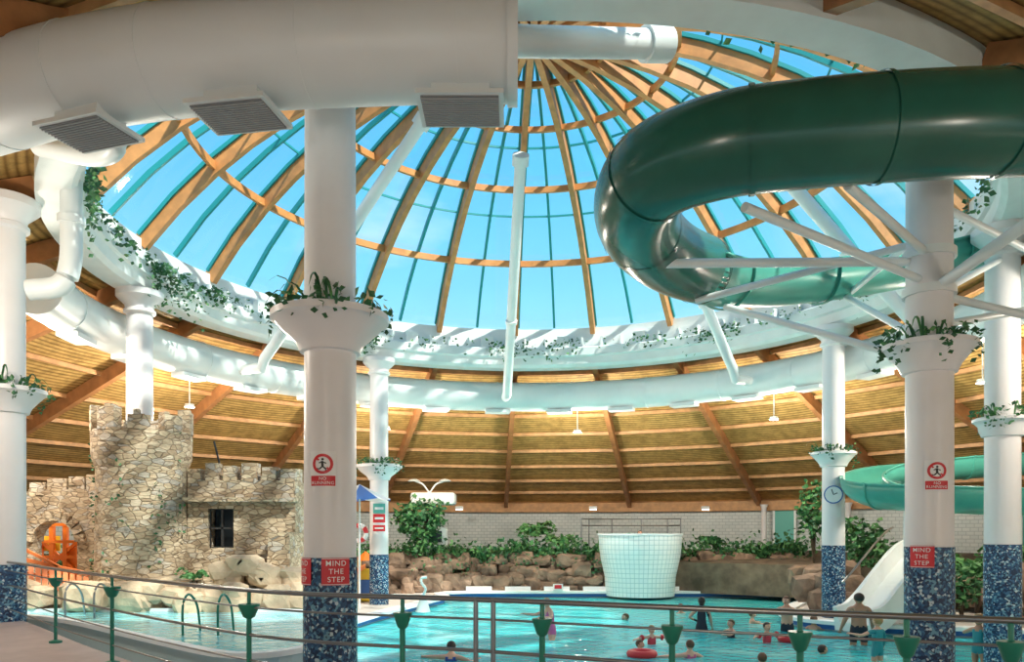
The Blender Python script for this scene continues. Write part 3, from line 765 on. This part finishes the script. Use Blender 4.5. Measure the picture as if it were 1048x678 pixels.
for h in (3.1,3.4):
    pts=[Vector((tp.x-.2+2.2*math.cos(a),tp.y+1.2+1.4*math.sin(a),h)) for a in [math.radians(180+ -180*k/20) for k in range(21)]]
    tube('handrail',pts,.03,M['steel'],tg,6)
for k in range(6):
    a=math.radians(180-36*k); q=(tp.x-.2+2.2*math.cos(a),tp.y+1.2+1.4*math.sin(a)); tube('handrail_post',[(q[0],q[1],1.7),(q[0],q[1],3.4)],.03,M['steel'],tg,6)
p=W(444,545,35.5); g=group('lifeguard_station',(p.x,p.y,1.7))
box('canopy',(p.x,p.y,zc(511,35.5)),(2.0,1.2,.55),M['white'],g,0,.12)
tube('post',[(p.x,p.y,1.7),(p.x,p.y,zc(514,35.5))],.12,M['white'],g,12)
box('booth',(p.x+.1,p.y,2.35),(1.0,.8,1.3),M['white'],g,0,.03)
box('booth_window',(p.x+.1,p.y-.41,2.6),(.6,.03,.5),M['dark'],g)
for s in(-1,1):
    tube('gull_lamp_arm',catmull([(p.x-.2,p.y,zc(505,35.5)),(p.x-.2+s*.3,p.y,zc(496,35.5)),(p.x-.2+s*.65,p.y,zc(493,35.5))],4),.04,M['white'],g,8)
    lathe('gull_lamp_shade',[(0,.08),(.15,.05),(.28,-.02),(.26,-.05),(0,0)],(p.x-.2+s*.7,p.y,zc(492,35.5)),M['white'],g,16)
p=W(368,545,26.3); g=group('parasol',(p.x,p.y,.22)); zt_=zc(496,26.3)
S=8
vs=[(p.x,p.y,zt_)];fs=[]
for i in range(S*2):
    a=math.pi*i/S; vs.append((p.x+1.05*math.cos(a),p.y+1.05*math.sin(a),zt_-.5-(.06 if i%2 else 0)))
for i in range(S*2): fs.append((0,1+i,1+(i+1)%(S*2)))
o=mobj('canopy',vs,fs,[M['blue'],M['signwhite']],g)
for i,pl in enumerate(o.data.polygons): pl.material_index=(i//2)%2
tube('pole',[(p.x,p.y,.22),(p.x,p.y,zt_)],.03,M['white'],g,8)
p=W(374,585,29); g=group('toddler_slide',(p.x,p.y,.22))
box('yellow_tower',(p.x,p.y,.85),(.5,.5,1.2),M['yellow'],g,0,.05)
box('blue_panel',(p.x+.05,p.y-.27,.8),(.4,.04,.5),M['blue'],g)
vs,fs=sweep(catmull([(p.x-.1,p.y-.2,1.5),(p.x-.35,p.y-.5,1.3),(p.x-.65,p.y-.9,.7),(p.x-.9,p.y-1.2,.35)],5),[(-.25,.15),(-.2,0),(.2,0),(.25,.15)],False); o=mobj('orange_chute',vs,fs,M['orange'],g); mm=o.modifiers.new('s','SOLIDIFY'); mm.thickness=.04
lathe('red_roof',[(.42,0),(0,.35)],(p.x,p.y,1.75),M['orange'],g,4,smooth=False)
for s in((-.22,-.22),(.22,-.22),(.22,.22),(-.22,.22)): tube('roof_post',[(p.x+s[0],p.y+s[1],1.4),(p.x+s[0],p.y+s[1],1.8)],.03,M['yellow'],g,6)
# white slide (right)
g=group('white_pool_slide',tuple(W(920,600,21)))
pp=catmull([W(948,566,22.5),W(935,575,22.2),(W(915,600,21.6)),W(898,622,21.2),W(886,634,20.9),W(874,639,20.6)],6)
prof=[(-.58,.42),(-.46,.42),(-.42,0),(.42,0),(.46,.42),(.58,.42),(.58,-.22),(-.58,-.22)]
vs,fs=sweep(pp,prof,True,True); mobj('chute',vs,fs,M['white'],g)
ac=Acc()
for i in range(9):
    q=pp[2+i*2]; ac.add(boxdata((q.x+.25,q.y+.9,(q.z+.2)/2),(.42,1.0,max(.2,q.z-.2)),-.3))
ac.obj('steps',M['lip'],g)
for s in(-1,1):
    tube('handrail',[v+Vector((s*.4,.9,.8)) for v in pp[2:22]],.03,M['steel'],g,6)
for k,(px) in enumerate((571,732)):
    p=W(px,609,33.2); g=group('depth_notice',tuple(p)); zz=.45
    box('board',(p.x,33.15,zz),(.42,.05,.3),M['signwhite'],g); box('red_panel',(p.x,33.115,zz+.03),(.3,.02,.16),M['signred'],g)
ac=Acc()
for px in range(490,812,40): ac.add(boxdata((W(px,609,33.5).x,33.62,.36),(1.1,.06,.2)))
ac.obj('poolside_bench_strip',M['lip'])
for k,px in enumerate((470,607,722,1010,885)):
    p=W(px,520,41 if px<800 else 38); g=group('wall_lamp',tuple(p)); box('housing',tuple(p),(.42,.2,.16),M['white'],g,0,.03); box('diffuser',(p.x,p.y-.02,p.z-.1),(.34,.14,.05),M['lamp'],g)
for px in (782,868,903):
    p=W(px,545,39.5 if px<800 else 37); lathe('service_pillar',[(.16,1.6),(.16,2.0),(.13,2.05),(.13,EZ+1.2),(.2,EZ+1.4)],(p.x,p.y,0),M['column'],None,20)

# plants
def shrub(name,px,py,D,rx,rz,n,ls=.22,stem=True,m='leaf',base=1.6):
    p=W(px,py,D); g=group(name,(p.x,p.y,base)); a=Acc();b=Acc()
    for i in range(n):
        v=Vector((random.gauss(0,1),random.gauss(0,1),random.gauss(0,1))).normalized()*random.uniform(.3,1)**.5
        k=1+.45*noise.noise(v*2+Vector((px,0,0)))
        leaf(a if i%3 else b,p+Vector((v.x*rx*k,v.y*rx*.8*k,v.z*rz*k)),random.uniform(.7,1.3)*ls)
    a.obj('foliage',M[m],g); b.obj('new_foliage',M['leafl'],g)
    if stem:
        for k in range(4):
            q=Vector((p.x+random.uniform(-.4,.4)*rx,p.y,p.z)); tube('stem_%d'%k,[(p.x,p.y,base-.1),((p.x+q.x)/2,p.y+.05,(base+p.z)/2),tuple(q)],.045,M['soil'],g,6)
def palm(name,px,py,D,h,L,n,base=1.6):
    p=W(px,py,D); p.z=base; g=group(name,(p.x,p.y,base)); a=Acc()
    for i in range(n):
        an=2*math.pi*i/n+random.uniform(-.3,.3); LL=L*random.uniform(.7,1.1); lift=random.uniform(1.2,2.4)
        top=p+Vector((0,0,h)); blade(a,top,an,LL,.03,lift,7)
        hd=Vector((math.cos(an),math.sin(an),0)); sd=Vector((-hd.y,hd.x,0))
        for t in [.2+.1*k for k in range(8)]:
            q=top+hd*(LL*t*.8)+Vector((0,0,lift*LL*(t-.92*t*t)))
            for s in(-1,1): leaf(a,q,L*.32*(1.1-t*.6),(sd*s+hd*.7+Vector((0,0,-.25))).normalized())
    a.obj('fronds',M['leafl' if n%2 else 'leaf'],g); tube('trunk',[p-Vector((0,0,.1)),p+Vector((.03,0,h))],.07,M['soil'],g,8)
shrub('rubber_tree',430,532,34.6,1.15,.85,850,.24)
shrub('leafy_shrub',424,560,34.3,.5,.4,200,.2,False)
palm('leafy_palm',548,560,36.5,.9,1.2,15); palm('leafy_palm',572,562,36,.5,1.0,11); palm('leafy_palm',730,565,35.5,.5,.9,12)
shrub('leafy_shrub',880,550,29,.9,.7,420,.24,True,base=.6); shrub('ficus_tree',833,522,31.5,.6,1.2,420,.24); palm('leafy_palm',1000,600,23,.9,1.3,13,base=.5)
shrub('leafy_shrub',985,600,22.5,.55,.6,300,.18,True,base=.3)
for px in (497,520,560,600,770,785): shrub('low_fern',px,568,35.0,.6,.3,130,.22,False)
palm('leafy_palm',198,598,17.6,.15,.45,9,base=1.55); palm('leafy_palm',1035,575,22,.9,1.1,11,base=.9)

# ---------------------------------------------------------------- people
SK=[mat('skin_%d'%i,c,.55) for i,c in enumerate([(.62,.36,.26),(.50,.27,.18),(.70,.43,.33)])]
HR=[mat('hair_%d'%i,c,.6) for i,c in enumerate([(.03,.02,.015),(.12,.06,.03),(.35,.22,.09),(.25,.24,.23)])]
SU=[mat('suit_%d'%i,c,.6) for i,c in enumerate([(.015,.02,.04),(.02,.07,.3),(.6,.05,.08),(.55,.12,.3),(.8,.8,.8),(.02,.25,.3)])]
LIPM=mat('lips',(.45,.12,.1),.5)
def ballm(bm,c,s,mi,seg=14,rings=10):
    r=bmesh.ops.create_uvsphere(bm,u_segments=seg,v_segments=rings,radius=1)
    for v in r['verts']: v.co=Vector((v.co.x*s[0]+c[0],v.co.y*s[1]+c[1],v.co.z*s[2]+c[2]))
    for f in {f for v in r['verts'] for f in v.link_faces}: f.material_index=mi; f.smooth=True
    return r['verts']
def person(name,px,yh,D,h=1.75,yaw=0,lean=0,arms=None,suit='full',sk=0,hr=0,su=0,bands=False,stance=.0,female=False,longhair=False,turn=0,child=False,wide=1.12):
    top=W(px,yh,D)
    if arms is None: arms=[((.25,-.1,-1),(.2,-.5,-.8)),((.25,-.1,-1),(.2,-.5,-.8))]
    P=[];R=[];E=[]
    def add(p,r,par=None):
        P.append(Vector(p)); R.append(r if isinstance(r,tuple) else (r,r)); 
        if par is not None: E.append((par,len(P)-1))
        return len(P)-1
    Lr=Matrix.Rotation(lean,3,'X')
    def up(p): v=Vector(p)-Vector((0,0,.93)); return Lr@v+Vector((0,0,.93))
    sw=.165 if not female else .145
    pel=add((0,0,.93),(.15,.105)); wa=add(up((0,0,1.08)),(.13 if not female else .105,.095),pel); ch=add(up((0,0,1.28)),(.16 if not female else .135,.115),wa)
    nb=add(up((0,.01,1.43)),(.085,.07),ch); nk=add(up((0,0,1.53)),.052,nb); add(up((0,-.01,1.58)),.05,nk)
    hands=[]
    for i,s in enumerate((-1,1)):
        sh=add(up((s*sw,0,1.405)),.062,nb)
        u=Vector(arms[i][0]); u.x*=s; u=u.normalized(); f=Vector(arms[i][1]); f.x*=s; f=f.normalized()
        e_=P[sh]+u*.285; w_=e_+f*.245
        el=add(e_,.046,sh); fm=add(e_.lerp(w_,.35),.043,el); wr=add(w_,.028,fm); hp=add(w_+f*.05,(.038,.022),wr); add(w_+f*.09,(.036,.018),hp)
        hands.append((w_,f,s))
    for s in(-1,1):
        hp=add((s*.09,0,.84),(.09,.09),pel); kn=add((s*(.10+stance*.3),-.02-s*stance*.4,.49),.057,hp); cf=add((s*(.10+stance*.35),.015-s*stance*.2,.36),.057,kn)
        an=add((s*(.10+stance*.4),.02,.09),.036,cf); add((s*(.11+stance*.4),-.13,.035),(.04,.025),an)
    me=bpy.data.meshes.new('sk'); me.from_pydata([tuple(p) for p in P],E,[]); ob=bpy.data.objects.new('sk',me); scene.collection.objects.link(ob)
    md=ob.modifiers.new('skin','SKIN'); md.use_smooth_shade=True
    for i,v in enumerate(me.skin_vertices[0].data): v.radius=R[i]; v.use_root=(i==0)
    sb=ob.modifiers.new('ss','SUBSURF'); sb.levels=2; sb.render_levels=2
    d_=bpy.context.evaluated_depsgraph_get(); d_.update(); m2=bpy.data.meshes.new_from_object(ob.evaluated_get(d_))
    bpy.data.objects.remove(ob)
    bm=bmesh.new(); bm.from_mesh(m2)
    Li=Matrix.Rotation(-lean,3,'X')
    for f in bm.faces:
        c=f.calc_center_median(); 
        q=Li@(c-Vector((0,0,.93)))+Vector((0,0,.93)) if c.z>.93 or lean else c
        mi=0
        if suit=='trunks' and .62<c.z and q.z<1.0 and abs(c.x)<.24 and c.z<1.02: mi=1
        if suit=='full' and .80<q.z<1.36 and abs(q.x)<(.15 if q.z>1.3 else .19): mi=1
        if suit=='full' and 1.30<q.z<1.42 and .05<abs(q.x)<.11: mi=1
        if suit=='shirt' and .72<q.z<1.46 and abs(q.x)<.27: mi=1
        f.material_index=mi; f.smooth=True
    for w_,f,s in hands:
        side=f.cross(Vector((0,1,.3))).normalized(); nrm=f.cross(side)
        specs=[(-.026,.068),(-.009,.078),(.009,.072),(.026,.058)]
        ch_=[(w_+f*.085+side*o,f,l,.0085) for o,l in specs]+[(w_+f*.04-side*.03,(f*.7-side*.75).normalized(),.055,.010)]
        for o,dv,l,r in ch_:
            pts=[o,o+dv*l*.45,o+(dv*.9+nrm*.25)*l*.75,o+(dv*.8+nrm*.45)*l]
            rings=[]
            for k,p in enumerate(pts):
                rr_=r*(1,.95,.85,.55)[k]; a1=dv.cross(nrm).normalized(); rings.append([bm.verts.new(p+a1*rr_*math.cos(t)+nrm*rr_*math.sin(t)) for t in [2*math.pi*j/6 for j in range(6)]])
            for k in range(3):
                for j in range(6): ff=bm.faces.new((rings[k][j],rings[k][(j+1)%6],rings[k+1][(j+1)%6],rings[k+1][j])); ff.smooth=True
            bm.faces.new(rings[-1])
    hb=bmesh.new(); hz=1.645
    hv=ballm(hb,(0,0,hz),(.076,.094,.114),0,20,16)
    for v in hv:
        if v.co.z<hz-.03 and v.co.y<0: v.co.x*=.86; v.co.y*=.96
        if v.co.y<-.05 and abs(v.co.z-hz+.0)<.02: v.co.y+=.006
    ballm(hb,(0,-.094,hz-.022),(.012,.018,.020),0,8,6); ballm(hb,(0,-.088,hz+.0),(.008,.010,.025),0,8,6)
    for s in(-1,1):
        ballm(hb,(s*.028,-.080,hz+.004),(.014,.009,.008),4,8,6); ballm(hb,(s*.028,-.087,hz+.004),(.006,.004,.006),2,8,6)
        ballm(hb,(s*.077,.008,hz-.005),(.010,.02,.030),0,8,6); ballm(hb,(s*.028,-.083,hz+.024),(.018,.008,.004),2,8,6)
    ballm(hb,(0,-.083,hz-.055),(.022,.010,.007),3,8,6)
    hh=ballm(hb,(0,.014,hz+.022),(.086,.098,.106),2,18,12)
    for v in hh:
        if v.co.y<-.02 and v.co.z<hz+.05: v.co.y=max(v.co.y,-.02+ (v.co.z-hz)*.3); v.co.z=max(v.co.z,hz-.01)
    if longhair: ballm(hb,(0,.07,hz-.06),(.065,.035,.13),2,12,10)
    ks=1.3 if child else 1.08
    T=Matrix.Translation(up((0,-.005,hz+(.03 if child else 0))))@Matrix.Rotation(turn,4,'Z')@Matrix.Rotation(lean*.5,4,'X')@Matrix.Scale(ks,4)@Matrix.Translation((0,0,-hz))
    hb.transform(T); tmp=bpy.data.meshes.new('h'); hb.to_mesh(tmp); hb.free()
    bm.from_mesh(tmp)
    zmax=max(v.co.z for v in bm.verts)
    S=h/1.77
    me=bpy.data.meshes.new(name); bm.to_mesh(me); bm.free()
    for m in (SK[sk],SU[su],HR[hr],LIPM,M['signwhite']): me.materials.append(m)
    o=bpy.data.objects.new(name,me); scene.collection.objects.link(o)
    o.location=(top.x,top.y,top.z-zmax*S); o.rotation_euler=(0,0,yaw); o.scale=(S*wide,S*wide,S)
    if bands:
        for i,(w_,f,s) in enumerate(hands):
            u=Vector(arms[i][0]); u.x*=s; u=u.normalized(); c=up((s*sw,0,1.405))+u*.17
            b=torus('armband_%d'%i,c,u,.062,.05,M['red'],None,16); b.parent=o
    return o
out=((.8,-.3,-.4),(.3,-.9,.1)); fwd=((.2,-.9,-.35),(.0,-1,.15)); dn=((.3,-.05,-1),(.15,-.4,-.9)); splash=((1,-.2,-.05),(.7,-.6,-.1)); hip=((.6,.1,-.8),(-.7,-.4,-.4))
R_=math.radians
person('bather',565,612,20.4,1.72,yaw=R_(-70),lean=.2,arms=(fwd,out),suit='full',su=3,sk=0,hr=2,female=True,stance=.2)
person('bather',462,656,17.0,1.7,yaw=R_(170),arms=(out,splash),su=1,hr=0)
person('bather',718,611,22,1.72,yaw=R_(170),arms=(dn,hip),su=0,hr=0,female=True,longhair=True)
person('child_bather',667,640,19.5,1.25,yaw=R_(10),arms=(splash,splash),su=2,sk=2,hr=2,bands=True,child=True)
person('bather',706,655,17.4,1.6,yaw=R_(200),arms=(out,splash),su=3,sk=2,hr=1)
person('child_bather',748,634,20.8,1.3,yaw=R_(-60),arms=(out,fwd),su=0,hr=1,child=True)
person('child_bather',770,625,24.0,1.35,yaw=R_(90),arms=(fwd,out),su=1,hr=1,suit='trunks',child=True)
person('child_bather',785,637,19.8,1.3,yaw=R_(20),arms=(splash,splash),su=2,hr=0,bands=True,child=True)
person('bather',806,610,22.0,1.76,yaw=R_(-40),lean=.12,arms=(fwd,fwd),su=0,sk=0,hr=1,suit='trunks',wide=1.2)
person('bather',833,630,22.5,1.7,yaw=R_(140),arms=(out,dn),su=1,hr=1,suit='trunks')
person('bather',879,607,19.4,1.85,yaw=R_(175),arms=(dn,dn),su=0,sk=1,hr=0,suit='trunks',wide=1.28)
person('child_bather',898,630,17.0,1.4,yaw=R_(200),arms=(dn,out),su=5,sk=0,hr=2,suit='shirt',child=True)
person('child_bather',1002,628,16.6,1.45,yaw=R_(120),arms=(out,out),su=5,hr=2,sk=1,child=True)
person('bather',1022,612,17.0,1.85,yaw=R_(80),lean=.4,arms=(fwd,fwd),su=2,hr=0,sk=1,wide=1.2)
person('bather',697,618,27,1.75,yaw=R_(30),arms=(out,out),su=1,hr=1,suit='trunks')
person('child_bather',655,655,18.2,1.2,yaw=R_(60),arms=(splash,out),su=2,hr=1,child=True)
person('bather',780,668,16.9,1.7,yaw=R_(180),arms=(splash,splash),su=0,hr=1)
person('child_bather',820,645,20.5,1.3,yaw=R_(-30),arms=(splash,splash),su=3,hr=2,sk=2,child=True)
person('bather',640,628,25,1.7,yaw=R_(-80),arms=(out,splash),su=5,hr=1)
person('bather',842,660,18.0,1.65,yaw=R_(100),arms=(out,splash),su=1,hr=0,sk=1)
for px,py,D in ((657,672,17.6),(810,655,20.0)):
    p=W(px,py,D); torus('swim_ring',(p.x,p.y,.06),(0,0,1),.26,.09,M['red'])
person('spa_guest',655,543,33.2,1.75,yaw=0,arms=(splash,splash),su=1,hr=0)
p=W(433,600,25.5)
g=group('swan_fountain',(p.x,p.y,.22))
tube('neck',catmull([(p.x,p.y,.75),(p.x+.08,p.y,.95),(p.x-.05,p.y,1.15),(p.x-.05,p.y,1.3),(p.x+.12,p.y,1.33)],5),.045,M['white'],g,10)
lathe('body',[(0,.2),(.24,.2),(.2,.35),(.12,.6),(.08,.78),(0,.82)],(p.x,p.y,0),M['white'],g,20)

# ---------------------------------------------------------------- lights & world
w=bpy.data.worlds.new('World'); scene.world=w; w.use_nodes=True; nt=w.node_tree; nt.nodes.clear()
o=nt.nodes.new('ShaderNodeOutputWorld'); bgd=nt.nodes.new('ShaderNodeBackground'); tc=nt.nodes.new('ShaderNodeTexCoord')
sx=nt.nodes.new('ShaderNodeSeparateXYZ'); nt.links.new(tc.outputs['Generated'],sx.inputs[0])
r=ramp(nt,[(0,(.60,.80,.86)),(.2,(.38,.70,.84)),(.3,(.22,.58,.80)),(.42,(.125,.47,.76)),(.6,(.09,.40,.72)),(1,(.08,.36,.7))]); nt.links.new(sx.outputs[2],r.inputs['Fac'])
mp=nt.nodes.new('ShaderNodeMapping'); mp.inputs['Scale'].default_value=(1.4,1.4,3.5); nt.links.new(tc.outputs['Generated'],mp.inputs[0])
n=nt.nodes.new('ShaderNodeTexNoise'); n.inputs['Scale'].default_value=2.2; n.inputs['Detail'].default_value=7; nt.links.new(mp.outputs[0],n.inputs['Vector'])
cr=ramp(nt,[(.56,(0,0,0)),(.82,(.8,.8,.8))]); nt.links.new(n.outputs['Fac'],cr.inputs['Fac'])
mx=nt.nodes.new('ShaderNodeMix'); mx.data_type='RGBA'; nt.links.new(cr.outputs['Color'],mx.inputs[0]); nt.links.new(r.outputs['Color'],mx.inputs[6]); mx.inputs[7].default_value=(.80,.86,.88,1)
nt.links.new(mx.outputs[2],bgd.inputs[0]); bgd.inputs[1].default_value=1.1; nt.links.new(bgd.outputs[0],o.inputs[0])
sun=bpy.data.lights.new('sun','SUN'); sun.energy=5.5; sun.angle=.03; sun.color=(1,.92,.80)
so=bpy.data.objects.new('sun',sun); scene.collection.objects.link(so); so.rotation_euler=Vector((-.5,.46,-.74)).to_track_quat('-Z','Y').to_euler()
for i in range(10):  # hanging lamps added as fill to brighten the hall, some out of view
    a=math.radians(8+36*i); R=12.4; zz=3.9
    if math.sin(a)<-.75: R=21.3; zz=1.75
    c=Vector((CX+R*math.cos(a),CY+R*math.sin(a),EZ+zz)); 
    g=group('added_fill_lamp',tuple(c))
    lathe('fill_lamp_body',[(0,.12),(.14,.10),(.16,0),(.12,-.02)],tuple(c+Vector((0,0,.15))),M['white'],g,16)
    tube('fill_lamp_stem',[c+Vector((0,0,.25)),Vector((c.x,c.y,cz(R)+.2))],.02,M['white'],g,6)
    l=bpy.data.lights.new('fill_light','POINT'); l.energy=700 if math.sin(a)>-.4 else 320; l.shadow_soft_size=.25; l.color=(1,.90,.76)
    lo=bpy.data.objects.new('fill_light',l); scene.collection.objects.link(lo); lo.location=(0,0,-.15); lo.parent=g

cam=bpy.data.cameras.new('camera'); cam.sensor_width=36; cam.lens=36*F/1048; cam.shift_y=(HY-339)/1048
cam.clip_end=300
cobj=bpy.data.objects.new('camera',cam); scene.collection.objects.link(cobj); cobj.location=(0,0,EZ); cobj.rotation_euler=(math.pi/2,0,0)
scene.camera=cobj
scene.view_settings.view_transform='Standard'
scene.view_settings.exposure=0.38
